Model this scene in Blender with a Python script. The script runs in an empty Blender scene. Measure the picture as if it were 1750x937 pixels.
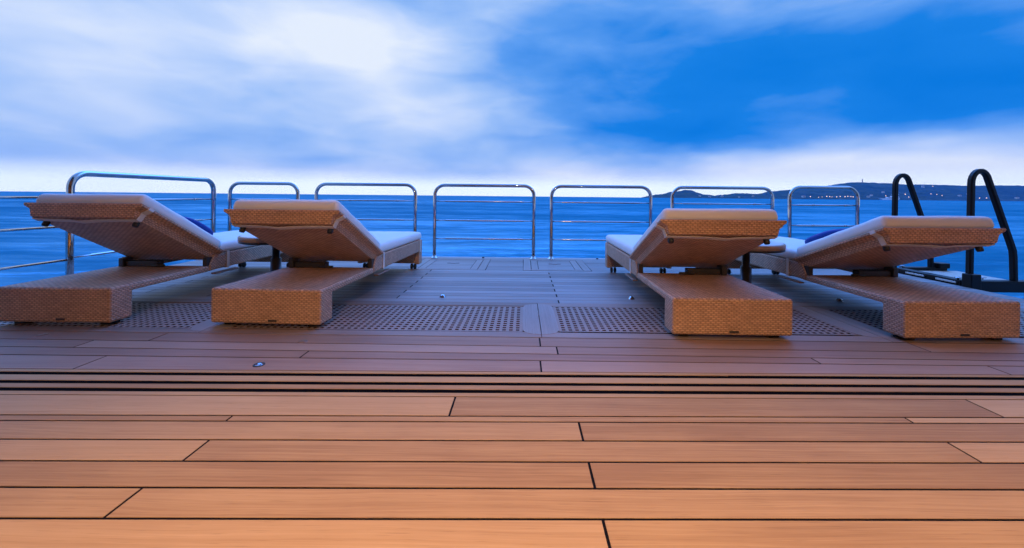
import bpy, bmesh, math, random
from mathutils import Vector, Matrix
R = math.radians
random.seed(7)
scene = bpy.context.scene
COL = scene.collection

# ------------------------------------------------------------------ nodes
class NT:
    def __init__(self, tree):
        self.t = tree; self.n = tree.nodes; self.l = tree.links
    def new(self, typ, **kw):
        nd = self.n.new(typ)
        for k, v in kw.items(): setattr(nd, k, v)
        return nd
    def put(self, sock, v):
        if isinstance(v, bpy.types.NodeSocket): self.l.new(v, sock)
        elif v is not None: sock.default_value = v
    def m(self, op, a, b=None, c=None, clamp=False):
        nd = self.new('ShaderNodeMath', operation=op, use_clamp=clamp)
        self.put(nd.inputs[0], a)
        if b is not None: self.put(nd.inputs[1], b)
        if c is not None: self.put(nd.inputs[2], c)
        return nd.outputs[0]
    def vm(self, op, a, b=None):
        nd = self.new('ShaderNodeVectorMath', operation=op)
        self.put(nd.inputs[0], a)
        if b is not None: self.put(nd.inputs[1], b)
        return nd.outputs[0]
    def xyz(self, v):
        nd = self.new('ShaderNodeSeparateXYZ'); self.put(nd.inputs[0], v); return nd.outputs
    def comb(self, x, y, z):
        nd = self.new('ShaderNodeCombineXYZ')
        for i, q in enumerate((x, y, z)): self.put(nd.inputs[i], q)
        return nd.outputs[0]
    def noise(self, vec, scale=5, detail=3, rough=.5, dist=0):
        nd = self.new('ShaderNodeTexNoise')
        self.put(nd.inputs['Vector'], vec); nd.inputs['Scale'].default_value = scale
        nd.inputs['Detail'].default_value = detail; nd.inputs['Roughness'].default_value = rough
        nd.inputs['Distortion'].default_value = dist
        return nd.outputs
    def ramp(self, fac, stops, interp='LINEAR'):
        nd = self.new('ShaderNodeValToRGB'); cr = nd.color_ramp; cr.interpolation = interp
        while len(cr.elements) < len(stops): cr.elements.new(.5)
        for e, (p, c) in zip(cr.elements, stops):
            e.position = p; e.color = (*c, 1) if len(c) == 3 else c
        self.put(nd.inputs[0], fac); return nd.outputs[0]
    def mix(self, fac, a, b, blend='MIX'):
        nd = self.new('ShaderNodeMix', data_type='RGBA', blend_type=blend)
        self.put(nd.inputs[0], fac)
        for s, v in ((nd.inputs[6], a), (nd.inputs[7], b)):
            if isinstance(v, tuple): v = (*v, 1) if len(v) == 3 else v
            self.put(s, v)
        return nd.outputs[2]
    def smooth(self, v, a, b, lo=0, hi=1):
        nd = self.new('ShaderNodeMapRange', interpolation_type='SMOOTHSTEP')
        self.put(nd.inputs[0], v)
        for i, q in enumerate((a, b, lo, hi)): nd.inputs[i+1].default_value = q
        return nd.outputs[0]

def mat(name):
    m = bpy.data.materials.new(name); m.use_nodes = True
    nt = NT(m.node_tree); b = m.node_tree.nodes['Principled BSDF']
    return m, nt, b
def bump(nt, b, h, strength=.5, dist=.002):
    nd = nt.new('ShaderNodeBump'); nd.inputs['Strength'].default_value = strength
    nd.inputs['Distance'].default_value = dist
    nt.put(nd.inputs['Height'], h); nt.l.new(nd.outputs[0], b.inputs['Normal'])
def objco(nt): return nt.new('ShaderNodeTexCoord').outputs['Object']

def plain(name, col, rough=.5, metal=0, spec=.5, var=.12, scale=30):
    m, nt, b = mat(name)
    n = nt.noise(objco(nt), scale, 4)[0]
    c2 = tuple(max(0, q*(1-var)) for q in col)
    nt.put(b.inputs['Base Color'], nt.mix(n, c2, tuple(min(1, q*(1+var)) for q in col)))
    nt.put(b.inputs['Roughness'], nt.m('MULTIPLY_ADD', n, .12, rough-.06))
    b.inputs['Metallic'].default_value = metal
    b.inputs['Specular IOR Level'].default_value = spec
    return m

def teak(name, c_dark, c_mid, c_light, rough=.45, spec=.5, axis='X', grainbump=.25):
    m, nt, b = mat(name)
    co = objco(nt)
    geo = nt.new('ShaderNodeNewGeometry')
    rnd = geo.outputs['Random Per Island']
    if axis == 'Y':
        x, y, z = nt.xyz(co); co = nt.comb(y, x, z)
    off = nt.comb(nt.m('MULTIPLY', rnd, 37.0), nt.m('MULTIPLY', rnd, 91.0), 0)
    p = nt.vm('ADD', co, off)
    warp = nt.noise(nt.vm('MULTIPLY', p, (1.1, 5, 5)), 1.0, 2)[0]
    q = nt.vm('ADD', p, nt.comb(0, nt.m('MULTIPLY', nt.m('SUBTRACT', warp, .5), .05), 0))
    broad = nt.noise(nt.vm('MULTIPLY', q, (.9, 28, 28)), 1.0, 4, .6)[0]
    fine = nt.noise(nt.vm('MULTIPLY', q, (1.5, 125, 125)), 1.0, 4, .75)[0]
    pore = nt.noise(nt.vm('MULTIPLY', p, (9, 260, 260)), 1.0, 2, .5)[0]
    blot = nt.noise(nt.vm('MULTIPLY', p, (1.7, 3, 3)), 1.0, 3, .6)[0]
    f = nt.m('ADD', nt.m('MULTIPLY', broad, .38), nt.m('MULTIPLY', fine, .62))
    f = nt.m('ADD', f, nt.m('MULTIPLY', nt.m('SUBTRACT', blot, .5), .35))
    f = nt.m('ADD', f, nt.m('MULTIPLY', nt.m('SUBTRACT', rnd, .5), .34))
    c = nt.ramp(f, [(.28, c_dark), (.5, c_mid), (.74, c_light)])
    pr = nt.smooth(pore, .60, .72)
    c = nt.mix(nt.m('MULTIPLY', pr, .28), c, tuple(q*.45 for q in c_dark))
    nt.put(b.inputs['Base Color'], c)
    nt.put(b.inputs['Roughness'], nt.m('ADD', nt.m('MULTIPLY', blot, .22), rough-.11))
    b.inputs['Specular IOR Level'].default_value = spec
    h = nt.m('SUBTRACT', fine, nt.m('MULTIPLY', pr, .8))
    bump(nt, b, h, grainbump, .0012)
    return m

def wicker(name, c, gap, rowh=.0115, cell=.042):
    m, nt, b = mat(name)
    uv = nt.new('ShaderNodeUVMap').outputs[0]
    wob = nt.noise(nt.vm('MULTIPLY', uv, (1, 1, 1)), 9, 2)[1]
    uvw = nt.vm('ADD', uv, nt.vm('MULTIPLY', nt.vm('SUBTRACT', wob, (.5, .5, .5)), (.010, .006, 0)))
    u, v, _ = nt.xyz(uvw)
    r = nt.m('DIVIDE', v, rowh)
    row = nt.m('FLOOR', r)
    par = nt.m('MODULO', nt.m('ABSOLUTE', row), 2.0)
    uu = nt.m('ADD', nt.m('DIVIDE', u, cell), nt.m('MULTIPLY', par, .5))
    su = nt.m('MULTIPLY_ADD', nt.m('SINE', nt.m('MULTIPLY', uu, 2*math.pi)), .5, .5)
    sv = nt.m('ABSOLUTE', nt.m('SINE', nt.m('MULTIPLY', nt.m('FRACT', r), math.pi)))
    knot = nt.smooth(su, .02, .55)
    h = nt.m('MULTIPLY', nt.m('MULTIPLY_ADD', knot, .6, .4), nt.m('POWER', sv, .6))
    cellid = nt.comb(nt.m('FLOOR', uu), row, 0)
    wn = nt.new('ShaderNodeTexWhiteNoise', noise_dimensions='2D'); nt.put(wn.inputs['Vector'], cellid)
    streak = nt.noise(nt.vm('MULTIPLY', uv, (7, 3, 1)), 1.0, 3, .6)[0]
    f = nt.m('ADD', nt.m('MULTIPLY', wn.outputs['Value'], .5), nt.m('MULTIPLY', streak, .6))
    col = nt.ramp(f, [(.15, tuple(q*.76 for q in c)), (.55, c), (.95, tuple(min(1, q*1.22) for q in c))])
    col = nt.mix(nt.m('MULTIPLY', nt.m('MULTIPLY_ADD', knot, .50, .50), nt.smooth(sv, -.25, .6)), gap, col)
    nt.put(b.inputs['Base Color'], col)
    b.inputs['Roughness'].default_value = .55
    b.inputs['Specular IOR Level'].default_value = .35
    bump(nt, b, h, .8, .0045)
    return m

def fabric(name, c, c2, scale=900, wr=.35):
    m, nt, b = mat(name)
    co = objco(nt)
    big = nt.noise(co, 5, 4, .6)[0]; wr_ = nt.noise(nt.vm('MULTIPLY', co, (1, 2.2, 1.5)), 7, 3, .55, .6)[0]
    x, y, z = nt.xyz(co)
    wv = nt.m('MULTIPLY', nt.m('SINE', nt.m('MULTIPLY', x, scale)), nt.m('SINE', nt.m('MULTIPLY', y, scale)))
    nt.put(b.inputs['Base Color'], nt.mix(big, c2, c))
    b.inputs['Roughness'].default_value = .85
    b.inputs['Specular IOR Level'].default_value = .2
    b.inputs['Sheen Weight'].default_value = .12
    h = nt.m('ADD', nt.m('MULTIPLY', wv, .03), wr_)
    bump(nt, b, h, wr, .012)
    return m

def emit(name, col, s):
    m, nt, b = mat(name)
    b.inputs['Base Color'].default_value = (*col, 1)
    b.inputs['Emission Color'].default_value = (*col, 1)
    b.inputs['Emission Strength'].default_value = s
    return m

M = {}
M['teak'] = teak('teak_oiled', (.295, .158, .066), (.415, .240, .106), (.505, .308, .145), .55, .09)
M['teak_weathered'] = teak('teak_weathered', (.20, .165, .150), (.285, .245, .225), (.36, .315, .295), .47, .22)
M['teak_grating'] = teak('teak_grating', (.21, .145, .115), (.29, .205, .165), (.36, .262, .215), .5, .2)
M['teak_mid'] = teak('teak_threshold', (.25, .135, .085), (.335, .195, .125), (.40, .245, .165), .50, .20)
M['teak_cross'] = teak('teak_cross_grain', (.24, .19, .165), (.31, .255, .225), (.37, .31, .28), .5, .18, 'Y')
M['teak_tread'] = teak('teak_tread', (.38, .32, .25), (.50, .43, .35), (.58, .5, .42), .5, .4)
M['caulk'] = plain('black_caulk', (.007, .005, .005), .85, spec=.08)
M['gutter'] = plain('dark_gutter', (.004, .0035, .0035), .95, spec=.02)
M['holewall'] = plain('dark_hole_wall', (.075, .030, .018), .8, spec=.15)  # grating hole walls coloured darker than the bars, for contrast in the holes
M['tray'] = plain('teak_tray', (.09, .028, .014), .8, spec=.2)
M['wicker'] = wicker('wicker_weave', (.60, .355, .222), (.20, .098, .058), .0120, .0300)
M['cushion'] = fabric('cushion_fabric', (.80, .77, .74), (.72, .69, .66), 700, .22)
M['pillow'] = fabric('pillow_fabric', (.012, .055, .30), (.006, .035, .21), 700, .4)
M['strap'] = plain('elastic_strap', (.66, .60, .54), .8, spec=.2)
M['black'] = plain('black_plastic', (.012, .011, .012), .45)
M['bracket'] = plain('bracket_steel', (.035, .028, .025), .45, spec=.4)
M['lever'] = plain('lever_bronze', (.22, .12, .07), .4, spec=.5)
M['chrome'] = plain('polished_steel', (.47, .47, .48), .06, 1.0, var=.04)
M['bar_steel'] = plain('satin_bar_steel', (.46, .46, .47), .17, 1.0, var=.04)
M['steel'] = plain('brushed_steel', (.6, .6, .6), .28, 1.0)
M['anodised'] = plain('black_anodised', (.004, .005, .007), .40, spec=.22)
M['tabletop'] = plain('lacquer_top', (.68, .65, .62), .3, spec=.5, var=.05)
M['tablerim'] = teak('table_rim_wood', (.26, .16, .10), (.36, .23, .15), (.44, .29, .2), .35)
M['pole'] = plain('pole_bronze', (.03, .024, .022), .35, spec=.5)
M['hull'] = plain('hull_paint', (.72, .72, .72), .25, spec=.5, var=.03)
M['ceiling'] = plain('ceiling_panel', (.50, .40, .30), .5, var=.05)
M['walls'] = plain('wall_panel', (.62, .50, .38), .5, var=.1)
M['lens'] = emit('lamp_lens', (1, .62, .30), 20)
M['lampring'] = plain('lamp_ring', (.6, .6, .6), .25, 1.0)

# sea
def sea_mat():
    m, nt, b = mat('sea_water')
    co = objco(nt)
    w1 = nt.noise(nt.vm('MULTIPLY', co, (.045, .16, 1)), 1.0, 5, .55, .4)[0]
    w2 = nt.noise(nt.vm('MULTIPLY', co, (.35, 1.1, 1)), 1.0, 4, .6, .5)[0]
    w3 = nt.noise(nt.vm('MULTIPLY', co, (.004, .018, 1)), 1.0, 5, .6, .3)[0]
    w4 = nt.noise(nt.vm('MULTIPLY', co, (1.6, 5.0, 1)), 1.0, 2, .5)[0]
    f = nt.m('ADD', nt.m('MULTIPLY', w1, .50), nt.m('ADD', nt.m('MULTIPLY', w2, .38), nt.m('MULTIPLY', w3, .16)))
    base = nt.ramp(f, [(.42, (.0, .126, .200)), (.52, (.0, .160, .240)), (.62, (.007, .245, .34))])
    h = nt.m('ADD', nt.m('MULTIPLY', w1, 2.2), nt.m('ADD', nt.m('MULTIPLY', w2, .5), nt.m('MULTIPLY', w4, .10)))
    nd = nt.new('ShaderNodeBump'); nd.inputs['Strength'].default_value = 1; nd.inputs['Distance'].default_value = .55
    nt.put(nd.inputs['Height'], h)
    df = nt.new('ShaderNodeBsdfDiffuse'); nt.put(df.inputs[0], base)
    gl = nt.new('ShaderNodeBsdfGlossy'); gl.inputs['Color'].default_value = (.45, .72, 1, 1); gl.inputs['Roughness'].default_value = .25
    nt.l.new(nd.outputs[0], gl.inputs['Normal'])
    mx = nt.new('ShaderNodeMixShader'); nt.put(mx.inputs[0], nt.smooth(f, .45, .64, .06, .27))
    nt.l.new(df.outputs[0], mx.inputs[1]); nt.l.new(gl.outputs[0], mx.inputs[2])
    nt.n.remove(b); nt.l.new(mx.outputs[0], nt.n['Material Output'].inputs[0])
    return m
M['sea'] = sea_mat()

def hill_mat():
    m, nt, b = mat('wooded_hillside')
    co = objco(nt)
    n1 = nt.noise(co, .007, 5, .65)[0]; n2 = nt.noise(co, .065, 4, .7)[0]
    f = nt.m('ADD', nt.m('MULTIPLY', n1, .55), nt.m('MULTIPLY', n2, .45))
    c = nt.ramp(f, [(.36, (.018, .032, .022)), (.5, (.045, .065, .04)), (.62, (.10, .11, .075)), (.72, (.20, .18, .14))])
    nt.put(b.inputs['Base Color'], c); b.inputs['Roughness'].default_value = .95
    b.inputs['Specular IOR Level'].default_value = .05
    bump(nt, b, n2, .8, 6)
    return m
M['hill'] = hill_mat()
M['villa'] = plain('villa_render', (.72, .66, .58), .8)
M['villaroof'] = plain('villa_roof', (.35, .16, .10), .8)
M['shipwhite'] = plain('ship_white', (.8, .8, .8), .4)
M['shipdark'] = plain('ship_glass', (.02, .025, .03), .2)
M['towerstone'] = plain('tower_stone', (.25, .24, .22), .9)
M['shorelamp'] = emit('shore_lamp_glow', (1, .62, .38), 3.2)
M['lampred'] = emit('shore_lamp_red', (1, .45, .36), 9)

# ------------------------------------------------------------------ mesh building
class MB:
    def __init__(self): self.bm = bmesh.new()
    def _merge(self, t, smooth=False):
        me = bpy.data.meshes.new('tmp')
        if smooth:
            for f in t.faces: f.smooth = True
        t.to_mesh(me); t.free(); self.bm.from_mesh(me); bpy.data.meshes.remove(me)
    def box(self, x0, x1, y0, y1, z0, z1, bev=0, seg=2, M_=None, smooth=False):
        t = bmesh.new()
        bmesh.ops.create_cube(t, size=1)
        for v in t.verts:
            v.co = Vector((x0+(v.co.x+.5)*(x1-x0), y0+(v.co.y+.5)*(y1-y0), z0+(v.co.z+.5)*(z1-z0)))
        if bev: bmesh.ops.bevel(t, geom=t.edges[:], offset=bev, segments=seg, profile=.5, affect='EDGES')
        if M_ is not None: bmesh.ops.transform(t, matrix=M_, verts=t.verts)
        self._merge(t, smooth); return self
    def poly(self, pts, z0, z1):
        """prism from an outline in the XY plane"""
        t = bmesh.new()
        lo = [t.verts.new((x, y, z0)) for x, y in pts]; hi = [t.verts.new((x, y, z1)) for x, y in pts]
        n = len(pts)
        t.faces.new(hi); t.faces.new(lo[::-1])
        for i in range(n): t.faces.new((lo[i], lo[(i+1) % n], hi[(i+1) % n], hi[i]))
        bmesh.ops.recalc_face_normals(t, faces=t.faces[:])
        self._merge(t); return self
    def profile_x(self, pts, x0, x1, bev=0, seg=2):
        """prism from an outline in the YZ plane, extruded along X"""
        t = bmesh.new()
        a = [t.verts.new((x0, y, z)) for y, z in pts]; b = [t.verts.new((x1, y, z)) for y, z in pts]
        n = len(pts)
        t.faces.new(a); t.faces.new(b[::-1])
        for i in range(n): t.faces.new((a[i], b[i], b[(i+1) % n], a[(i+1) % n]))
        bmesh.ops.recalc_face_normals(t, faces=t.faces[:])
        if bev: bmesh.ops.bevel(t, geom=t.edges[:], offset=bev, segments=seg, profile=.5, affect='EDGES')
        self._merge(t); return self
    def tube(self, pts, r, seg=14, rr=None, sx=1.0, sy=1.0):
        t = bmesh.new(); pts = [Vector(p) for p in pts]; n = len(pts)
        d0 = (pts[1]-pts[0]).normalized()
        ref = Vector((0, 1, 0)) if abs(d0.y) < .9 else Vector((0, 0, 1))
        u = (ref-d0*ref.dot(d0)).normalized()
        rings = []
        for i, p in enumerate(pts):
            d = ((pts[min(i+1, n-1)]-p).normalized()+(p-pts[max(i-1, 0)]).normalized()).normalized()
            u = (u-d*u.dot(d)).normalized(); w = d.cross(u)
            q = rr[i] if rr else r
            rings.append([t.verts.new(p+(u*math.cos(k*2*math.pi/seg)*sx+w*math.sin(k*2*math.pi/seg)*sy)*q) for k in range(seg)])
        for a, b in zip(rings, rings[1:]):
            for k in range(seg): t.faces.new((a[k], a[(k+1) % seg], b[(k+1) % seg], b[k])).smooth = True
        t.faces.new(rings[0][::-1]); t.faces.new(rings[-1])
        bmesh.ops.recalc_face_normals(t, faces=t.faces[:])
        self._merge(t); return self
    def barsweep(self, pts, a, b):
        """rectangular bar swept along a path in the XZ plane; a = thickness in plane, b = depth along Y"""
        t = bmesh.new(); pts = [Vector(p) for p in pts]; n = len(pts); rings = []
        c = .22
        for i, p in enumerate(pts):
            d = ((pts[min(i+1, n-1)]-p).normalized()+(p-pts[max(i-1, 0)]).normalized()).normalized()
            nrm = Vector((-d.z, 0, d.x)); y = Vector((0, 1, 0)); k = a*c
            off = [(a/2-k, -b/2), (a/2, -b/2+k), (a/2, b/2-k), (a/2-k, b/2), (-a/2+k, b/2), (-a/2, b/2-k), (-a/2, -b/2+k), (-a/2+k, -b/2)]
            rings.append([t.verts.new(p+nrm*q[0]+y*q[1]) for q in off])
        for r0, r1 in zip(rings, rings[1:]):
            for k in range(8): t.faces.new((r0[k], r0[(k+1) % 8], r1[(k+1) % 8], r1[k]))
        t.faces.new(rings[0]); t.faces.new(rings[-1][::-1])
        bmesh.ops.recalc_face_normals(t, faces=t.faces[:])
        self._merge(t); return self
    def lathe(self, prof, cx=0, cy=0, seg=32, M_=None):
        t = bmesh.new(); rings = []
        for r, z in prof:
            if r < 1e-5: rings.append([t.verts.new((cx, cy, z))]*seg)
            else: rings.append([t.verts.new((cx+r*math.cos(k*2*math.pi/seg), cy+r*math.sin(k*2*math.pi/seg), z)) for k in range(seg)])
        for a, b in zip(rings, rings[1:]):
            for k in range(seg):
                q = []
                for v in (a[k], a[(k+1) % seg], b[(k+1) % seg], b[k]):
                    if v not in q: q.append(v)
                if len(q) > 2: t.faces.new(q).smooth = True
        bmesh.ops.recalc_face_normals(t, faces=t.faces[:])
        if M_ is not None: bmesh.ops.transform(t, matrix=M_, verts=t.verts)
        self._merge(t); return self
    def raw(self, verts, faces, smooth=False):
        t = bmesh.new(); vs = [t.verts.new(v) for v in verts]
        for f in faces: t.faces.new([vs[i] for i in f]).smooth = smooth
        bmesh.ops.recalc_face_normals(t, faces=t.faces[:])
        self._merge(t); return self
    def xf(self, m): bmesh.ops.transform(self.bm, matrix=m, verts=self.bm.verts[:]); return self
    def build(self, name, material, parent=None, uv=None, sharp=None):
        me = bpy.data.meshes.new(name); self.bm.normal_update()
        if uv is not None:
            lay = self.bm.loops.layers.uv.new('UVMap')
            inv = uv if isinstance(uv, Matrix) else Matrix.Identity(4)
            for f in self.bm.faces:
                n = inv.to_3x3() @ f.normal; ax = max(range(3), key=lambda i: abs(n[i]))
                for lp in f.loops:
                    c = inv @ lp.vert.co
                    lp[lay].uv = ((c.x*.8, c.y*.8) if isinstance(uv, Matrix) else (c.y, c.x*.55)) if ax == 2 else ((c.x, c.z) if ax == 1 else (c.y, c.z))
        self.bm.to_mesh(me); self.bm.free()
        me.materials.append(M[material])
        o = bpy.data.objects.new(name, me); COL.objects.link(o)
        if parent is not None: o.parent = parent
        if sharp: me.set_sharp_from_angle(angle=R(sharp))
        return o

def tag(o, label, cat, group=None):
    o['label'] = label; o['category'] = cat
    if group: o['group'] = group
    return o
def structure(o): o['kind'] = 'structure'; return o
def empty(name, loc=(0, 0, 0), rz=0):
    o = bpy.data.objects.new(name, None); COL.objects.link(o); o.empty_display_size = .1
    o.location = loc; o.rotation_euler = (0, 0, rz); return o
def copy_tree(o, parent=None):
    kids = list(o.children)
    c = o.copy(); COL.objects.link(c); c.parent = parent
    for k in kids: copy_tree(k, c)
    return c

# ------------------------------------------------------------------ camera
H = .85; F = 680.0
cam = bpy.data.cameras.new('camera'); co_ = bpy.data.objects.new('camera', cam); COL.objects.link(co_)
cam.sensor_width = 36; cam.sensor_fit = 'HORIZONTAL'; cam.lens = F/1750*36
cam.shift_x = -18/1750; cam.shift_y = -133/1750
cam.clip_start = .05; cam.clip_end = 60000
co_.location = (0, 0, H); co_.rotation_euler = (R(90), -.0098, 0)
scene.camera = co_

# ------------------------------------------------------------------ world: cloudy dusk sky by direction
w = bpy.data.worlds.new('World'); scene.world = w; w.use_nodes = True
nt = NT(w.node_tree); bg = w.node_tree.nodes['Background']
d = nt.new('ShaderNodeTexCoord').outputs['Generated']
x, y, z = nt.xyz(d)
az0 = nt.m('ARCTAN2', x, y); el0 = nt.m('ARCSINE', z)
sk = nt.comb(nt.m('MULTIPLY', az0, 1.0), nt.m('MULTIPLY', el0, 2.6), 0)
wn = nt.noise(sk, 2.6, 5, .55)[1]
wx, wy, wz = nt.xyz(nt.vm('SUBTRACT', wn, (.5, .5, .5)))
az = nt.m('ADD', az0, nt.m('MULTIPLY', wx, .20)); el = nt.m('ADD', el0, nt.m('MULTIPLY', wy, .06))
RBF = [(-0.864, 0.259, 0.084), (-0.863, 0.122, 0.132), (-0.862, 0.041, -0.079), (-0.758, 0.021, 0.472), (-0.459, 0.345, 0.11), (-0.359, 0.298, 0.21), (-0.579, 0.16, 0.04), (-0.278, 0.145, 0.146), (-0.211, 0.4, -0.0), (-0.066, 0.292, -0.032), (0.08, 0.333, -0.11), (0.079, 0.422, -0.099), (0.291, 0.409, -0.164), (0.537, 0.271, -0.355), (0.294, 0.171, -0.25), (0.538, 0.187, 0.127), (0.727, 0.259, -0.102), (0.869, 0.181, -0.471), (0.869, 0.298, -0.129), (0.728, 0.111, -0.032), (0.858, 0.089, 0.265), (0.539, 0.062, 0.331), (0.009, 0.089, -0.069), (0.098, 0.038, 0.359), (-0.109, 0.18, 0.019), (0.267, 0.102, 0.118), (0.899, 0.131, -0.269), (-0.456, 0.029, 0.313), (-0.676, 0.3, 0.057), (0.805, 0.033, 0.184), (-0.628, 0.066, -0.186), (0.224, 0.302, -0.104), (0.728, 0.165, 0.107), (0.423, 0.102, 0.018), (0.64, 0.111, -0.212), (0.294, 0.123, -0.122), (0.538, 0.13, -0.226), (0.775, 0.143, 0.036), (0.64, 0.147, -0.05), (0.423, 0.134, -0.239), (0.539, 0.081, 0.161), (0.728, 0.084, 0.078), (0.838, 0.115, 0.073), (-0.892, 0.034, -0.129), (-0.795, 0.069, -0.088), (-0.718, 0.11, 0.042), (-0.408, 0.098, -0.088), (-0.526, 0.2, 0.003), (-0.209, 0.197, 0.135), (-0.108, 0.138, -0.088), (-0.347, 0.355, 0.169), (-0.211, 0.331, -0.013), (-0.132, 0.306, -0.078), (0.726, 0.33, -0.063), (0.48, 0.349, -0.179), (0.359, 0.266, -0.096), (0.658, 0.213, -0.06), (0.837, 0.272, -0.075), (-0.759, 0.22, 0.06), (-0.832, 0.296, 0.081), (-0.581, 0.365, 0.081), (0.096, 0.183, 0.028), (0.154, 0.224, -0.121), (-1.30, .25, .40), (-1.25, .10, .25)]
acc = .63
for a, e, q in RBF:
    da = nt.m('MULTIPLY', nt.m('SUBTRACT', az, a), 1/.21); de = nt.m('MULTIPLY', nt.m('SUBTRACT', el, e), 1/.066)
    s = nt.m('MULTIPLY_ADD', da, da, nt.m('MULTIPLY', de, de))
    acc = nt.m('MULTIPLY_ADD', nt.m('EXPONENT', nt.m('MULTIPLY', s, -1.0)), q, acc)
cl = nt.noise(nt.comb(nt.m('MULTIPLY', az0, 3.4), nt.m('MULTIPLY', el0, 10.0), 0), 1.6, 4, .46, .5)[0]
cl2 = nt.noise(nt.comb(nt.m('MULTIPLY', az0, 5.0), nt.m('MULTIPLY', el0, 13.0), 3.1), 1.4, 4, .46, .4)[0]
acc = nt.m('ADD', acc, nt.m('MULTIPLY', nt.m('SUBTRACT', cl, .5), .36))
acc = nt.m('ADD', acc, nt.m('MULTIPLY', nt.m('SUBTRACT', cl2, .5), .20))
skycol = nt.ramp(acc, [(.0, (.001, .185, .72)), (.25, (.010, .222, .78)), (.45, (.115, .350, .885)), (.66, (.36, .56, .96)), (.82, (.58, .72, 1.0)), (.97, (.80, .88, 1.0))])
low = nt.smooth(el0, .018, .062, 1, 0)
skycol = nt.mix(nt.m('MULTIPLY', low, .80), skycol, (1.22, 1.34, 1.22))
up = nt.smooth(el0, .46, .72)
front = nt.m('MULTIPLY', nt.smooth(y, -.05, .35), nt.smooth(el0, .95, 1.3, 1, 0))
skycol = nt.mix(up, skycol, nt.mix(front, (.22, .46, 1.2), (.62, 2.0, 6.7)))
nt.put(bg.inputs[0], skycol); bg.inputs[1].default_value = 1.0

# ------------------------------------------------------------------ sea
o = MB().raw([(-4000, -4000, -.72), (4000, -4000, -.72), (4000, 3900, -.72), (-4000, 3900, -.72)], [(0, 1, 2, 3)]).build('sea', 'sea'); structure(o)

# ------------------------------------------------------------------ far shore
prof = [(1095, 0), (1112, 3), (1120, 5), (1132, 5.5), (1144, 10), (1157, 10.5), (1171, 13.5), (1182, 13), (1193, 8.5), (1202, 6), (1222, 4.5), (1239, 6.5), (1259, 9), (1275, 8.3), (1294, 7.4), (1312, 11.5), (1330, 13.4), (1358, 16.3), (1394, 19.6), (1427, 25.5), (1454, 29), (1472, 29.6), (1503, 28.4), (1530, 27.7), (1549, 26), (1576, 26.6), (1604, 26.3), (1622, 25.8), (1649, 25.2), (1686, 25.7), (1713, 26.6), (1750, 26), (1850, 30), (2000, 33), (2200, 26), (2500, 18)]
SH = 2500.0; RIDGE = 3300.0
def prof_h(px):
    for (a, ha), (b, hb) in zip(prof, prof[1:]):
        if a <= px <= b: return ha+(hb-ha)*(px-a)/(b-a)
    return 0
def hash2(i, j): 
    s = math.sin(i*127.1+j*311.7)*43758.5453; return s-math.floor(s)
def vnoise(x, y):
    i, j = math.floor(x), math.floor(y); fx, fy = x-i, y-j
    fx = fx*fx*(3-2*fx); fy = fy*fy*(3-2*fy)
    return (hash2(i, j)*(1-fx)+hash2(i+1, j)*fx)*(1-fy)+(hash2(i, j+1)*(1-fx)+hash2(i+1, j+1)*fx)*fy
def fbm(x, y): return vnoise(x, y)*.55+vnoise(x*2.1+5, y*2.1)*.28+vnoise(x*4.3+9, y*4.3)*.17
def hill_height(px, t, X, Y):
    ridge = prof_h(px)*RIDGE/F
    s = t*t*(3-2*t)
    h = ridge*(.14*min(1, t*6)+.86*s)
    h += (fbm(X*.006, Y*.006)-.5)*ridge*.22*math.sin(math.pi*min(1, t))
    h += fbm(X*.03, Y*.03)*10*min(1, ridge/12)*(.3+.7*min(1, t*4))-5*min(1, ridge/12)*min(1, t*4)
    h += (hash2(round(X*.12), round(Y*.12))-.5)*3.6*min(1, ridge/12)*min(1, t*4)
    return h
NX, NY = 330, 26
vs = []; fs = []
for i in range(NX):
    px = 1095+(2500-1095)*(i/(NX-1))**1.25
    for j in range(NY+6):
        t = j/(NY-1) if j < NY else 1+(j-NY+1)*.12
        Y = SH+(RIDGE-SH)*t; X = (px-893)/F*Y
        if t <= 1: zz = hill_height(px, t, X, Y)-.7
        else: zz = prof_h(px)*RIDGE/F*max(0, 1-(t-1)*1.5)-.7
        if j == 0 or i == 0: zz = -1.5
        vs.append((X, Y, zz))
NJ = NY+6
for i in range(NX-1):
    for j in range(NJ-1):
        fs.append((i*NJ+j, (i+1)*NJ+j, (i+1)*NJ+j+1, i*NJ+j+1))
hills = structure(MB().raw(vs, fs, True).build('hills', 'hill'))
def on_hill(px, t):
    Y = SH+(RIDGE-SH)*t; X = (px-893)/F*Y
    return X, Y, hill_height(px, t, X, Y)-.7

# ------------------------------------------------------------------ deck
def ln(p, q):
    b = (q[1]-p[1])/(q[0]-p[0]); return (p[1]-b*p[0], b)
XL, XR = -4.12, 4.36
def strip(mb, lo, hi, joints, gap, x0=XL, x1=XR, z0=-.018, z1=0.0, jg=None):
    """planks between two seam lines, butted at the joints"""
    jg = gap if jg is None else jg
    xs = [x0]+sorted(j for j in joints if x0 < j < x1)+[x1]
    for k in range(len(xs)-1):
        a = xs[k]+(jg/2 if k else 0); b = xs[k+1]-(jg/2 if k < len(xs)-2 else 0)
        pts = [(a, lo[0]+lo[1]*a+gap/2), (b, lo[0]+lo[1]*b+gap/2), (b, hi[0]+hi[1]*b-gap/2), (a, hi[0]+hi[1]*a-gap/2)]
        mb.poly(pts, z0, z1)
near = [ln((-1.349, 1.034), (1.346, 1.061)), ln((-1.493, 1.143), (1.486, 1.172)), ln((-1.639, 1.255), (1.636, 1.291)),
        ln((-1.783, 1.364), (1.776, 1.403)), ln((-1.929, 1.475), (1.925, 1.521)), ln((-1.978, 1.512), (1.977, 1.562)), ln((-2.178, 1.665), (2.157, 1.705))]
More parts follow.
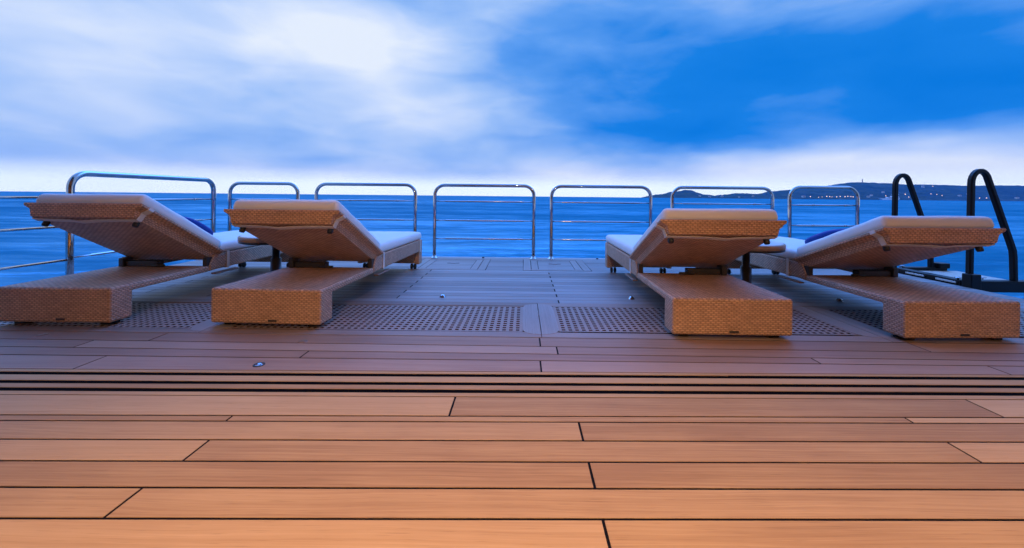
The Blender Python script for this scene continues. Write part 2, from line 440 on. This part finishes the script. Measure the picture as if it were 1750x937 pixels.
jn = [[-1.085, 2.9], [.22, -3.1], [-1.07, 1.5], [.22, -2.6], [-1.10, 1.5], [-.275, 1.9, -3.2]]
mb = MB()
for k in range(len(near)-1): strip(mb, near[k], near[k+1], jn[k], .0085)
prev = near[0]; k = 0
while prev[0] > -5:
    nx = (prev[0]-.113, prev[1]*.8)
    strip(mb, nx, prev, [(.22 if k % 2 == 0 else -1.1), (.22 if k % 2 == 0 else -1.1)+2.6, (.22 if k % 2 == 0 else -1.1)-2.6], .0085); prev = nx; k += 1
back_y = prev[0]
g3 = ln((-2.236, 1.7115), (2.215, 1.754)); g2 = ln((-2.33, 1.778), (2.3, 1.823)); g1 = ln((-2.442, 1.861), (2.416, 1.905))
s9 = ln((-2.495, 1.904), (2.452, 1.944))
GW = .031
def sh(l, dy): return (l[0]+dy, l[1])
strip(mb, near[6], sh(g3, -GW/2), [], .004)
strip(mb, sh(g3, GW/2), sh(g2, -GW/2), [], 0)
strip(mb, sh(g2, GW/2), sh(g1, -GW/2), [], 0)
strip(mb, sh(g1, GW/2), s9, [], .003)
deck = structure(mb.build('deck', 'teak'))
# threshold planks and the folded-down platform beyond
mid = [s9, ln((-2.71, 2.070), (2.591, 2.049)), ln((-2.854, 2.179), (2.676, 2.117)), ln((-3.001, 2.291), (2.809, 2.222)), ln((-3.1, 2.428), (2.981, 2.366))]
jm = [[-2.15, .10, 2.4], [-1.15, 1.55], [-2.45, .20, 3.1], [-2.14, .11, 2.3]]
mb = MB()
for k in range(4): strip(mb, mid[k], mid[k+1], jm[k], .0085)
structure(mb.build('deck_threshold', 'teak_mid'))
mb = MB(); mb.poly([(XL, back_y), (XR, back_y), (XR, 1.725), (XL, 1.687)], -.05, -.0016); 
mb.poly([(XL, 1.885), (XR, 1.925), (XR, 2.39), (XL, 2.405)], -.05, -.0016); mb.box(XL, XR, 3.14, 5.5, -.05, -.0016)
structure(mb.build('deck_caulking', 'caulk'))
structure(MB().poly([(XL, 1.690), (XR, 1.728), (XR, 1.922), (XL, 1.882)], -.05, -.0022).build('deck_gutter', 'gutter'))
# gratings: boards, plates and lattices between y 2.42 and 3.17
mb = MB()
edge = mid[4]
E0, E1, E2, E3 = 2.5, 3.075, 3.168, 2.415
strip(mb, sh(edge, .004), (2.490, -.006), [.125, -1.97, 2.225], .004, jg=.004)
strip(mb, (3.080, -.006), (3.170, -.006), [.125, -1.97, 2.225], .004, jg=.004)
structure(mb.build('grating_boards', 'teak_grating')); mb = MB()
# platform planks
yy = 3.170; k = 0; rows = []
sl = -.006
while yy < 4.50:
    rows.append((yy, min(yy+.098, 4.545))); yy += .098
rows[-1] = (rows[-1][0], 4.545)
for k, (a, b_) in enumerate(rows):
    j = [.30, -3.2, 3.2] if k % 2 == 0 else [-1.03, 1.9, -2.6]
    strip(mb, (a, sl), (b_, sl), j, .0062, jg=.011)
# hatch band: planks between the hatches
HB = [(-1.30, -.42), (.02, .80)]
yy = 4.545
while yy < 5.32:
    nb = min(yy+.0975, 5.345)
    if 5.345-nb < .05: nb = 5.345
    for x0, x1 in ((XL, HB[0][0]-.006), (HB[0][1]+.006, HB[1][0]-.006), (HB[1][1]+.006, XR)):
        strip(mb, (yy, sl), (nb, sl), [-2.6, 2.4], .006, x0, x1)
    yy = nb
strip(mb, (5.345, sl), (5.50, sl), [-2, 1.2], .004)
structure(mb.build('platform_planking', 'teak_weathered'))
structure(MB().box(XL, XR, 2.0, 5.512, -.62, -.13, .02).build('platform_hull', 'hull'))
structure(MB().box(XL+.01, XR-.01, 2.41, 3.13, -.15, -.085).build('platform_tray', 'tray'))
structure(MB().box(XL, XR, 5.502, 5.522, -.13, .0, .006).build('platform_edge', 'hull'))

# gratings
GP = .0425; BAR = .0200
def grating(x0, x1, label):
    t = empty('deck_grating', ((x0+x1)/2, 2.785, 0), R(-.35))
    tag(t, label, 'grating', 'square-holed teak gratings set in the deck')
    w2 = (x1-x0)/2; d2 = .285
    mb = MB()
    ny = 13; nx = int((2*w2)/GP)
    x_ = -w2+BAR/2; px_ = (2*w2-BAR)/nx; py_ = (2*d2-BAR)/ny
    # one continuous sheet of lattice with square holes
    xs = []; ys = []
    for i in range(nx+1): xs += [-w2+i*px_, -w2+i*px_+BAR]
    for j in range(ny+1): ys += [-d2+j*py_, -d2+j*py_+BAR]
    tb = bmesh.new()
    vt = [[tb.verts.new((X, Y, 0)) for Y in ys] for X in xs]; vb = [[tb.verts.new((X, Y, -.028)) for Y in ys] for X in xs]
    nxs, nys = len(xs), len(ys)
    for i in range(nxs-1):
        for j in range(nys-1):
            if i % 2 == 1 and j % 2 == 1:
                for (p, q) in (((i, j), (i+1, j)), ((i+1, j), (i+1, j+1)), ((i+1, j+1), (i, j+1)), ((i, j+1), (i, j))):
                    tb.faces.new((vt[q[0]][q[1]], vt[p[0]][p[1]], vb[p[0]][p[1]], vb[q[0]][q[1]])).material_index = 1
            else:
                tb.faces.new((vt[i][j], vt[i+1][j], vt[i+1][j+1], vt[i][j+1]))
    mb._merge(tb)
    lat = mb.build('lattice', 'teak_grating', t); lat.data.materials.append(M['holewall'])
    return t
SEAM = [-1.97, .125, 2.225]
grating(-4.05, SEAM[0]-.115, 'teak deck grating under the leftmost sun lounger, running to the left deck side')
grating(SEAM[0]+.115, SEAM[1]-.115, 'teak deck grating between the second lounger and the pale plates in mid deck')
grating(SEAM[1]+.115, SEAM[2]-.115, 'teak deck grating running from the centre seam under the third lounger')
grating(SEAM[2]+.115, 4.25, 'shadowed teak deck grating under the rightmost sun lounger')
def plate(x, sgn, label):
    pts = [(.0025, -.335), (.05, -.333), (.095, -.305), (.1155, -.262), (.1155, .262), (.095, .315), (.05, .345), (.0025, .348)]
    q = [(p[0]*sgn, p[1]) for p in pts]
    if sgn < 0: q = q[::-1]
    o = MB().poly(q, -.016, .0014).build('deck_plate', 'teak_cross'); o.location = (x, 2.785, 0)
    tag(o, label, 'deck plate', 'rounded teak plates between the gratings')
names = ['by the second lounger\'s left corner', 'in the middle of the deck', 'beside the rightmost lounger']
for sx_, nm in zip(SEAM, names):
    for sg, sd in ((-1, 'left'), (1, 'right')):
        plate(sx_, sg, f'{sd} half of the rounded pale teak plate {nm}')
# hatches
for (x0, x1), lb in zip(HB, ('flush teak deck hatch beside the foot of the second lounger', 'flush teak deck hatch under the middle rail posts, right of the centre')):
    t = empty('deck_hatch', ((x0+x1)/2, 4.945, 0), R(-.35)); tag(t, lb, 'hatch', 'flush hatches along the platform edge')
    w2 = (x1-x0)/2; d2 = .388
    mb = MB()
    for s in (-1, 1):
        a, b_ = sorted((s*w2, s*(w2-.088))); mb.box(a, b_, -d2, d2, -.018, .001)
        a, b_ = sorted((s*(w2-.096), s*(w2-.175))); mb.box(a, b_, -d2+.075, d2-.075, -.018, .001)
    mb.box(-w2+.092, w2-.092, -d2, -d2+.07, -.018, .001); mb.box(-w2+.092, w2-.092, d2-.07, d2, -.018, .001)
    mb.build('hatch_frame', 'teak_cross', t)
    mb = MB(); y0 = -d2+.076
    for q in range(6):
        h6 = (2*d2-.152)/6; mb.box(-w2+.181, w2-.181, y0+q*h6+.002, y0+(q+1)*h6-.002, -.018, .0005)
    mb.build('hatch_panel', 'teak_weathered', t)
    mb = MB(); mb.box(-.075, -.03, .045, .055, 0, .0035); mb.box(.03, .075, .045, .055, 0, .0035); mb.box(-.03, .03, .03, .04, 0, .0035)
    mb.build('latch', 'bracket', t)

# deck fittings
def dome(X, Y, label):
    t = empty('deck_eyeball_light', (X, Y, 0)); t.scale = (.82, .82, .82); tag(t, label, 'deck fitting', 'chrome dome fittings in the platform')
    MB().lathe([(.034, 0), (.034, .003), (.028, .005), (.026, .012), (.020, .021), (.010, .026), (0, .027)], seg=24).build('dome', 'chrome', t)
    MB().box(-.017, .017, -.033, -.012, .003, .013, .004).build('slot', 'black', t)
dome(-.66, 3.33, 'small chrome dome fitting on open deck to the right of the second lounger')
dome(.92, 3.33, 'small chrome dome fitting beside the third lounger\'s side rail')
dome(2.66, 3.33, 'small chrome dome fitting in shade under the rightmost lounger')
t = empty('deck_drain', (-1.30, 1.975, .0005)); tag(t, 'round chrome flush fitting in the planks just behind the black threshold grooves', 'deck fitting')
MB().lathe([(.027, -.01), (.027, .002), (.021, .003), (.019, .001), (.019, -.01)], seg=28).build('ring', 'black', t)
MB().lathe([(.0185, -.01), (.0185, .002), (.013, .003), (.011, .0015), (.005, .0015), (.004, .003), (0, .003)], seg=24).build('cap', 'chrome', t)
for X, Y, lb in ((-1.26, 2.295, 'dark round wooden plug in the plank in front of the second lounger'), (-2.84, 2.36, 'dark round wooden plug in the plank in front of the leftmost lounger')):
    o = MB().lathe([(.027, -.005), (.027, .0012), (0, .0012)], seg=24).build('deck_plug', 'lever'); o.location = (X, Y, 0)
    tag(o, lb, 'plug', 'round plugs in the planking')
for X, lb in ((-.53, 'small black socket in the platform edge below the left middle guardrail'), (1.03, 'small black socket in the platform edge below the right middle guardrail')):
    o = MB().lathe([(.016, -.004), (.016, .012), (.010, .014), (0, .014)], seg=16).build('edge_socket', 'black'); o.location = (X, 5.44, 0)
    tag(o, lb, 'socket', 'black sockets along the platform edge')

# ------------------------------------------------------------------ guard rails
def rail(length, height, r=.0225, bars=(.265, .512, .772)):
    t = empty('guard_rail')
    rc = .135; n = 8
    path = [(0, 0, 0), (0, 0, .3), (0, 0, height-rc-r)]
    for k in range(1, n+1):
        a = k/n*math.pi/2; path.append((rc-rc*math.cos(a), 0, height-r-rc+rc*math.sin(a)))
    for k in range(1, 6): path.append((rc+(length-2*rc)*k/6, 0, height-r))
    for k in range(0, n+1):
        a = k/n*math.pi/2; path.append((length-rc+rc*math.sin(a), 0, height-r-rc+rc*math.cos(a)))
    path += [(length, 0, .3), (length, 0, 0)]
    MB().tube(path, r, 20).build('hoop', 'chrome', t)
    for zb in bars:
        mb = MB()
        a, b_ = .012, length-.012
        s0, s1 = .10*length, .90*length
        mb.tube([(a, 0, zb), (s0, 0, zb), (s0+.02, 0, zb), (s1-.02, 0, zb), (s1, 0, zb), (b_, 0, zb)], .01, 14, [.0068, .0068, .0115, .0115, .0068, .0068])
        o = mb.build('bar', 'bar_steel', t)
        MB().tube([(length*.34-.012, 0, zb), (length*.34+.012, 0, zb)], .0145, 14).build('clamp', 'chrome', o)
        MB().tube([(length*.82-.012, 0, zb), (length*.82+.012, 0, zb)], .0145, 14).build('clamp', 'chrome', o)
    for X in (0, length):
        MB().lathe([(.055, 0), (.055, .006), (.034, .010), (.031, .03), (r, .031)], X, 0, 24).build('flange', 'chrome', t)
    return t
GR = 'polished steel guardrails round the platform'
base_rail = rail(1.345, 1.012)
spec = [(-1.19, 5.405, 1.345, 'steel guardrail standing clear in the middle, left of the centre gap'),
        (.395, 5.405, 1.345, 'steel guardrail standing clear in the middle, right of the centre gap'),
        (-2.80, 5.405, 1.345, 'steel guardrail behind the foot of the second lounger'),
        (2.02, 5.36, 1.345, 'steel guardrail behind the third lounger\'s backrest, wooded headland above it')]
for k, (X, Y, L, lb) in enumerate(spec):
    o = base_rail if k == 0 else copy_tree(base_rail)
    o.location = (X, Y, 0); tag(o, lb, 'guardrail', GR)
o = rail(.92, 1.012); o.location = (-3.97, 5.40, 0); tag(o, 'short steel guardrail behind the two left loungers, second from the left', 'guardrail', GR)
o = rail(.86, 1.020); o.location = (3.40, 5.06, 0); tag(o, 'short steel guardrail with bright lamp glints, nearest the black boarding handrails', 'guardrail', GR)
o = rail(1.63, 1.045, .027); o.location = (-4.0, 3.52, 0); o.rotation_euler = (0, 0, R(90)); tag(o, 'long steel guardrail along the left side behind the leftmost lounger', 'guardrail', GR)
# thin side rails running forward from the left corner post
t = empty('side_rail', (-4.0, 3.46, 0)); tag(t, 'three thin steel side bars leading out of the picture at the far left', 'side rail')
for zb in (.25, .545, .80):
    MB().tube([(0, .05, zb), (0, -1.6, zb)], .011, 12).build('bar', 'chrome', t)
MB().tube([(0, -1.62, 0), (0, -1.62, .98)], .0215, 16).build('post', 'chrome', t)

# ------------------------------------------------------------------ sun loungers
HY, HZ = .865, .283
def panel(deg):
    # panel space: x = x, y = s (up the backrest), z = n
    a = R(deg)
    return Matrix(((1, 0, 0, 0), (0, -math.cos(a), math.sin(a), HY), (0, math.sin(a), math.cos(a), HZ), (0, 0, 0, 1)))
def soft_box(x0, x1, y0, y1, z0, z1, bev, crown=0., seed=0, sub=10):
    """upholstered block: bevelled, subdivided, slightly crowned and uneven"""
    t = bmesh.new(); bmesh.ops.create_cube(t, size=1)
    for v in t.verts: v.co = Vector((x0+(v.co.x+.5)*(x1-x0), y0+(v.co.y+.5)*(y1-y0), z0+(v.co.z+.5)*(z1-z0)))
    bmesh.ops.bevel(t, geom=t.edges[:], offset=bev, segments=5, profile=.5, affect='EDGES')
    big = [e for e in t.edges if e.calc_length() > .2]
    bmesh.ops.subdivide_edges(t, edges=big, cuts=sub, use_grid_fill=True)
    cx, cy, hx, hy = (x0+x1)/2, (y0+y1)/2, (x1-x0)/2, (y1-y0)/2
    for v in t.verts:
        u = max(0, 1-((v.co.x-cx)/hx)**2); w_ = max(0, 1-((v.co.y-cy)/hy)**4)
        up_ = (v.co.z-z0)/(z1-z0)
        v.co.z += crown*u**.5*w_**.5*up_
        v.co += Vector((0, 0, (fbm(v.co.x*9+seed, v.co.y*9+3)-.5)*.010*up_))
        v.co.x += (fbm(v.co.y*6+seed, v.co.z*8)-.5)*.006
    for f in t.faces: f.smooth = True
    return t
def lounger(m, deg):
    PM = panel(deg); PMI = PM.inverted()
    t = empty('sun_lounger')
    pr = [(0, .026), (0, .247), (.80, .247), (.80, .200), (.152, .200), (.152, .026)]
    MB().profile_x(pr, -.35, .35, .014, 3).build('base', 'wicker', t, uv=True)
    pr = [(.8005, .2005), (.8005, .262), (.845, .335), (2.14, .335), (2.14, .062), (2.03, .062), (2.03, .206), (.86, .206)]
    for s in (-1, 1):
        a, b_ = sorted((s*.35, s*.298)); MB().profile_x(pr, a, b_, .010, 2).build('side_rail', 'wicker', t, uv=True)
    MB().box(-.297, .297, 2.04, 2.13, .07, .330, .006).build('foot_panel', 'wicker', t, uv=True)
    MB().box(-.297, .297, .93, 2.039, .304, .331, .004).build('seat_panel', 'wicker', t, uv=True)
    # backrest tray
    rings = [(.000, .335, .000, .815), (.048, .346, -.002, .836), (.070, .388, -.004, .850), (.088, .388, -.004, .852)]
    vs = []; fs = []
    for n, hx, s0, s1 in rings: vs += [(-hx, s0, n), (hx, s0, n), (hx, s1, n), (-hx, s1, n)]
    fs.append((3, 2, 1, 0)); fs.append((12, 13, 14, 15))
    for r_ in (0, 1, 2):
        for k in range(4): a = r_*4; fs.append((a+k, a+(k+1) % 4, a+4+(k+1) % 4, a+4+k))
    tb = bmesh.new(); vv = [tb.verts.new(v) for v in vs]
    for f in fs: tb.faces.new([vv[i] for i in f])
    bmesh.ops.recalc_face_normals(tb, faces=tb.faces[:])
    bmesh.ops.bevel(tb, geom=tb.edges[:], offset=.007, segments=2, profile=.5, affect='EDGES')
    mb = MB(); mb._merge(tb); mb.xf(PM)
    back = mb.build('backrest', 'wicker', t, uv=PMI)
    # elastic strap under the head end
    path = [(-.394, .088), (-.394, .066), (-.352, .044), (-.340, -.006), (-.20, -.008), (-.08, -.012), (.03, -.020), (.10, -.011), (.340, -.006), (.352, .044), (.394, .066), (.394, .088)]
    vs = []; fs = []
    for i, (X, n) in enumerate(path):
        X *= -m
        sl_ = .004*math.sin(i*1.7)
        vs += [(X, .752+sl_, n), (X, .790+sl_, n), (X*.99, .790+sl_, n+.003), (X*.99, .752+sl_, n+.003)]
        if i:
            a = (i-1)*4; b_ = i*4
            for k in range(4): fs.append((a+k, a+(k+1) % 4, b_+(k+1) % 4, b_+k))
    MB().raw(vs, fs).xf(PM).build('strap', 'strap', back)
    for X in (-.30, .30):
        MB().lathe([(.017, 0), (.019, -.022), (.015, -.034), (0, -.034)], X, .735, 16).xf(PM).build('knob', 'black', back)
    # cushions
    mb = MB(); mb._merge(soft_box(-.358, .358, .012, .838, .089, .174, .032, .010, 1)); mb.xf(PM)
    mb.build('back_cushion', 'cushion', t)
    mb = MB(); mb._merge(soft_box(-.348, .348, .895, 2.142, .337, .424, .034, .012, 4))
    mb.build('seat_cushion', 'cushion', t)
    # hinge blocks and support mechanism
    for X in (-.325, .325): MB().box(X-.017, X+.017, .775, .835, .246, .318, .004).build('hinge', 'bracket', t)
    mb = MB(); a, b_ = sorted((-.02*m, -.27*m)); mb.box(a, b_, .735, .800, .248, .292, .006)
    a, b_ = sorted((-.27*m, -.31*m)); mb.box(a, b_, .715, .80, .248, .318, .006)
    mb.tube([(-.05*m, .72, .262), (.05*m, .72, .262)], .009, 10)
    mb.build('support_bracket', 'bracket', t)
    # adjusting lever below the side rail
    a, b_ = sorted((.335*m, .375*m)); MB().box(a, b_, .83, 1.10, .172, .184, .004).build('lever', 'lever', t)
    # securing straps on the side rails
    for yb in (1.00, 2.06):
        mb = MB()
        for s in (-1, 1):
            a, b_ = sorted((s*.3505, s*.3545)); mb.box(a, b_, yb-.016, yb+.016, .204, .348, .001, 1)
        mb.box(-.354, .354, yb-.016, yb+.016, .2005, .2045)
        mb.build('rail_strap', 'strap', t)
    # feet
    for X in (-.27, .27):
        for q in (-.016, .016):
            MB().lathe([(.012, -.011), (.029, -.010), (.031, 0), (.029, .010), (.012, .011)], seg=20, M_=Matrix.Translation((X+q*1.15, 2.085, .031)) @ Matrix.Rotation(R(90), 4, 'Y')).build('caster', 'black', t)
        MB().box(X-.03, X+.03, .05, .12, 0, .030, .004).build('glide', 'black', t)
    MB().box(.02*m, .02*m+.055, -.0025, .02, .042, .055, .002).build('pull_slot', 'bracket', t)
    return t
LG = 'wicker sun loungers facing the sea'
sp = [(lounger(1, 29.5), -2.945, 2.50, 0, 'wicker sun lounger at far left in dimmer light, cropped by the picture edge'),
      (lounger(1, 27), -1.618, 2.51, -2.6, 'wicker sun lounger on the left nearer the middle, warmly lit head end'),
      (lounger(-1, 24.5), 1.268, 2.385, -1.0, 'wicker sun lounger right of the open middle, its backrest hiding a guardrail'),
      (lounger(-1, 21.8), 2.636, 2.370, 1.8, 'wicker sun lounger at far right beside the black boarding ladder')]
pil = ['blue pillow on the far-left lounger, behind its raised backrest', 'blue pillow on the second lounger, only its right end showing',
       'blue pillow on the third lounger, only its left end showing', 'blue pillow on the far-right lounger beside the ladder rails']
def pillow_mesh():
    t = bmesh.new(); bmesh.ops.create_uvsphere(t, u_segments=40, v_segments=24, radius=1)
    def se(v, p): return math.copysign(abs(v)**p, v)
    for v in t.verts:
        x_, y_, z_ = v.co
        k = max(abs(x_), abs(y_))
        X = se(x_, .55)*.30; Y = se(y_, .55)*.185; Z = se(z_, .9)*.052
        v.co = Vector((X, Y, Z+(fbm(X*11+2, Y*11)-.5)*.012*abs(z_)))
    for f in t.faces: f.smooth = True
    me = bpy.data.meshes.new('pillow'); t.to_mesh(me); t.free(); me.materials.append(M['pillow']); return me
pme = pillow_mesh()
for k, (src, X, Y, rz, lb) in enumerate(sp):
    o = src; PM = panel((29.5, 27, 24.5, 21.8)[k])
    o.location = (X, Y, 0); o.rotation_euler = (0, 0, R(rz)); o.scale = (1.025, 1, 1); tag(o, lb, 'sun lounger', LG)
    p = bpy.data.objects.new('pillow', pme); COL.objects.link(p)
    W = Matrix.Translation((X, Y, 0)) @ Matrix.Rotation(R(rz), 4, 'Z') @ PM @ Matrix.Translation((0, (.165, .085, .085, .15)[k], (.222, .193, .193, .212)[k])) @ Matrix.Rotation(R(2-k), 4, 'Z')
    p.matrix_world = W; tag(p, pil[k], 'pillow', 'blue pillows on the loungers')

# ------------------------------------------------------------------ side tables
def side_table():
    t = empty('side_table')
    MB().lathe([(0, .437), (.282, .437), (.285, .440), (.285, .470), (.281, .477), (.268, .478)], seg=64).build('rim', 'tablerim', t)
    MB().lathe([(.2675, .470), (.2675, .4795), (.262, .481), (0, .481)], seg=64).build('table_top', 'tabletop', t)
    MB().lathe([(0, .418), (.270, .418), (.281, .423), (.283, .4365), (0, .4365)], seg=48).build('under_plate', 'pole', t)
    MB().lathe([(.031, .419), (.031, .27), (.043, .268), (.043, .012), (.16, .010), (.165, 0)], seg=28).build('pedestal', 'pole', t)
    return t
ta = side_table(); ta.location = (-2.225, 3.60, 0); tag(ta, 'round pedestal side table between the two left loungers', 'side table', 'round pedestal tables between loungers')
tb_ = copy_tree(ta); tb_.location = (1.915, 3.40, 0); tag(tb_, 'round pedestal side table between the two right loungers', 'side table', 'round pedestal tables between loungers')

# ------------------------------------------------------------------ boarding ladder on the right
t = empty('boarding_ladder', (4.46, 4.3, 0)); tag(t, 'black boarding ladder with two looped handrails and teak tread, at the right deck edge', 'boarding ladder')
def beam(x0, x1, y0, y1, z0, z1, name='beam', m_='anodised', bev=.008): return MB().box(x0-4.46, x1-4.46, y0-4.3, y1-4.3, z0, z1, bev).build(name, m_, t)
beam(4.40, 5.9, 3.90, 3.985, -.05, .062, 'side_beam')
beam(4.52, 5.03, 4.70, 4.77, -.03, .055, 'side_beam')
beam(4.40, 4.50, 3.99, 4.72, -.03, .050, 'inboard_beam')
beam(4.385, 4.402, 4.02, 4.22, .012, .030, 'trim_strip', 'steel', .002); beam(4.385, 4.402, 4.34, 4.55, .012, .030, 'trim_strip', 'steel', .002)
beam(4.505, 5.13, 3.99, 4.695, -.02, .018, 'tread', 'teak_tread', .004)
beam(4.375, 4.475, 3.87, 3.96, -.04, .130, 'socket'); beam(4.90, 5.02, 4.66, 4.78, .05, .11, 'socket')
beam(5.02, 5.16, 3.88, 3.98, -.16, -.05, 'hinge_block')
def hoop(y):
    pts = [(-.04, 0, .02), (-.035, 0, .5), (-.03, 0, 1.02)]
    cx, cz, rr_ = .055, 1.02, .085
    for k in range(1, 11):
        a = math.pi-k/10*(math.pi-R(18)); pts.append((cx+rr_*math.cos(a), 0, cz+rr_*1.45*math.sin(a)))
    pts += [(.20, 0, .88), (.365, 0, .42), (.385, 0, .36), (.392, 0, .29), (.40, 0, .03)]
    o = MB().barsweep(pts, .046, .052).build('handrail', 'anodised', t); o.location = (0, y-4.3, 0); return o
hoop(3.93); hoop(4.73)
for X, Y in ((4.42, 4.03), (4.69, 4.05), (4.52, 4.735)):
    o = MB().lathe([(.008, .02), (.008, .065), (.028, .066), (.028, .072), (0, .074)], X-4.46, Y-4.3, 16).build('locking_knob', 'chrome', t)

# ------------------------------------------------------------------ the shore
def prism(mb, hx, hy, z0, z1):
    mb.raw([(-hx, -hy, z0), (hx, -hy, z0), (hx, hy, z0), (-hx, hy, z0), (-hx*.55, 0, z1), (hx*.55, 0, z1)], [(0, 1, 5, 4), (1, 2, 5), (2, 3, 4, 5), (3, 0, 4), (3, 2, 1, 0)])
v0 = empty('hillside_villa'); MB().box(-7, 7, -5, 5, -6, 7).build('wall', 'villa', v0)
mb = MB(); prism(mb, 7.6, 5.6, 7.001, 9.6); mb.build('roof', 'villaroof', v0)
mb = MB(); mb.box(-5, -2.5, -5.05, -4.9, 2, 5); mb.box(2.5, 5, -5.05, -4.9, 2, 5); mb.box(-1, 1, -5.05, -4.9, 2, 5); mb.build('window', 'shipdark', v0)
rv = random.Random(3)
vp = [(1196, .35), (1213, .2), (1234, .3), (1263, .15), (1287, .35), (1373, .10), (1453, .50), (1484, .10), (1489, .16), (1509, .33), (1577, .62), (1640, .2), (1654, .32), (1738, .12)]
for k, (px, tt) in enumerate(vp):
    o = v0 if k == 0 else copy_tree(v0)
    X, Y, Z = on_hill(px, tt); o.location = (X, Y, Z); s = rv.uniform(.75, 1.3); o.scale = (s, s, s); o.rotation_euler = (0, 0, rv.uniform(-.6, .6))
    tag(o, 'pale villa among the trees on the far wooded shore', 'house', 'villas on the far hillside')
lamp0 = None
lp = [(1430, .03), (1436, .04), (1444, .04), (1449, .05), (1454, .05), (1458, .03), (1464, .06), (1413, .05), (1418, .04), (1422, .06), (1405, .05), (1399, .03), (1547, .16), (1553, .08), (1556, .18), (1563, .15), (1591, .22), (1601, .20), (1610, .14), (1594, .62), (1674, .06), (1686, .06), (1514, .10), (1385, .03)]
for k, (px, tt) in enumerate(lp):
    X, Y, Z = on_hill(px, tt)
    if lamp0 is None:
        lamp0 = empty('shore_lamp'); o = lamp0
        MB().lathe([(.12, 0), (.08, 6)], seg=8).build('post', 'bracket', o)
        MB().lathe([(0, 5.6), (1.0, 6.2), (1.35, 7.0), (1.0, 7.8), (0, 8.3)], seg=12).build('globe', 'shorelamp', o)
    else: o = copy_tree(lamp0)
    o.location = (X, Y, Z); s = rv.uniform(1.1, 1.8); o.scale = (s, s, s)
    tag(o, 'small warm lamp glowing on the far shore', 'shore lamp', 'lamps on the far shore')
# white ship moored under the hill
SX, SY = (1521-893)/F*2440, 2440
t = empty('ship', (SX, SY, -.7)); t.scale = (1.7, 1.7, 1.7); tag(t, 'white ship with a tall superstructure lying off the far wooded shore', 'ship')
mb = MB(); mb.raw([(-30, -5, 0), (28, -5, 0), (28, 5, 0), (-30, 5, 0), (-38, -5, 6), (31, -6, 7), (31, 6, 7), (-38, 5, 6)], [(0, 1, 5, 4), (1, 2, 6, 5), (2, 3, 7, 6), (3, 0, 4, 7), (4, 5, 6, 7), (3, 2, 1, 0)]); mb.build('hull', 'shipwhite', t)
mb = MB(); mb.box(-12, 29, -4.6, 4.6, 7.01, 10.5); mb.box(4, 28, -4.2, 4.2, 10.51, 14.5); mb.box(12, 26, -3.8, 3.8, 14.51, 19.5); mb.box(10, 28, -4.4, 4.4, 19.51, 21.5); mb.build('superstructure', 'shipwhite', t)
mb = MB(); mb.box(-10, 27, -4.75, -4.55, 8.2, 9.4); mb.box(6, 26, -4.35, -4.15, 12, 13.2); mb.build('window', 'shipdark', t)
X, Y, Z = on_hill(1473.5, .97)
o = MB().lathe([(2.2, -6), (1.8, 12), (2.6, 12.2), (2.6, 13.5), (1.4, 13.6), (1.4, 16), (0, 18.5)], seg=14).build('hilltop_tower', 'towerstone'); o.location = (X, Y, Z); o.scale = (1.6, 1.6, 1.6)
tag(o, 'small tower on the crest of the far wooded hill', 'tower')

# ------------------------------------------------------------------ the yacht overhead: ceiling with downlights, walls
structure(MB().box(-4.5, 4.7, back_y, 2.88, 2.36, 2.62).build('ceiling', 'ceiling'))
structure(MB().box(-4.5, 4.7, back_y-.1, back_y, -.1, 2.36).build('wall_back', 'walls'))
structure(MB().box(-4.5, -4.14, back_y, 1.40, -.1, 2.359).build('wall_side', 'walls'))
structure(MB().box(4.38, 4.7, back_y, 1.40, -.1, 2.359).build('wall_side', 'walls'))
dl = None
for X, Y, W in ((-.85, .0, 260), (.75, .0, 208), (2.4, .0, 195), (-.2, -1.8, 290), (1.9, -1.8, 110), (-1.5, -3.4, 200), (1.5, -3.4, 200)):
    if dl is None:
        dl = empty('ceiling_downlight'); o = dl
        MB().lathe([(.048, 0), (.062, -.004), (.064, -.010), (.050, -.010), (.046, -.002)], seg=28).build('bezel', 'lampring', o)
        MB().lathe([(0, -.003), (.045, -.003)], seg=24).build('lens', 'lens', o)
    else: o = copy_tree(dl)
    o.location = (X, Y, 2.359)
    tag(o, 'small round warm downlight recessed in the ceiling', 'downlight', 'downlights in the ceiling')
    L = bpy.data.lights.new('downlight_lamp', 'SPOT'); L.energy = W; L.color = (1, .64, .36)
    L.spot_size = R(130); L.spot_blend = 1.0; L.shadow_soft_size = .05
    lo = bpy.data.objects.new('downlight_lamp', L); COL.objects.link(lo); lo.location = (X, Y, 2.33); lo.rotation_euler = (R(-5 if Y > -1 else 6), 0, 0)
    if Y == -1.8:
        L.spot_size = R(66); aim = Vector((X*1.1-.4, 2.75, .35))-lo.location
        lo.rotation_euler = aim.to_track_quat('-Z', 'Y').to_euler()

# ------------------------------------------------------------------ evening haze over the water
HZD = .00007
hz = MB().box(-4100, 4100, -4100, 4000, -1.8, 175)
hm = bpy.data.materials.new('evening_haze'); hm.use_nodes = True; ht = hm.node_tree
ht.nodes.remove(ht.nodes['Principled BSDF'])
pv = ht.nodes.new('ShaderNodeVolumePrincipled'); pv.inputs['Density'].default_value = HZD
pv.inputs['Color'].default_value = (.03, .36, 1, 1); pv.inputs['Anisotropy'].default_value = 0
ht.links.new(pv.outputs[0], ht.nodes['Material Output'].inputs['Volume'])
M['haze'] = hm
o = hz.build('haze', 'haze'); o['kind'] = 'stuff'

# ------------------------------------------------------------------ render settings
scene.render.engine = 'CYCLES'
scene.cycles.use_denoising = True
scene.cycles.use_adaptive_sampling = False
scene.cycles.max_bounces = 8
scene.cycles.sample_clamp_indirect = 8
vs_ = scene.view_settings
vs_.view_transform = 'Standard'; vs_.look = 'None'; vs_.exposure = 0; vs_.gamma = 1; vs_.use_curve_mapping = False
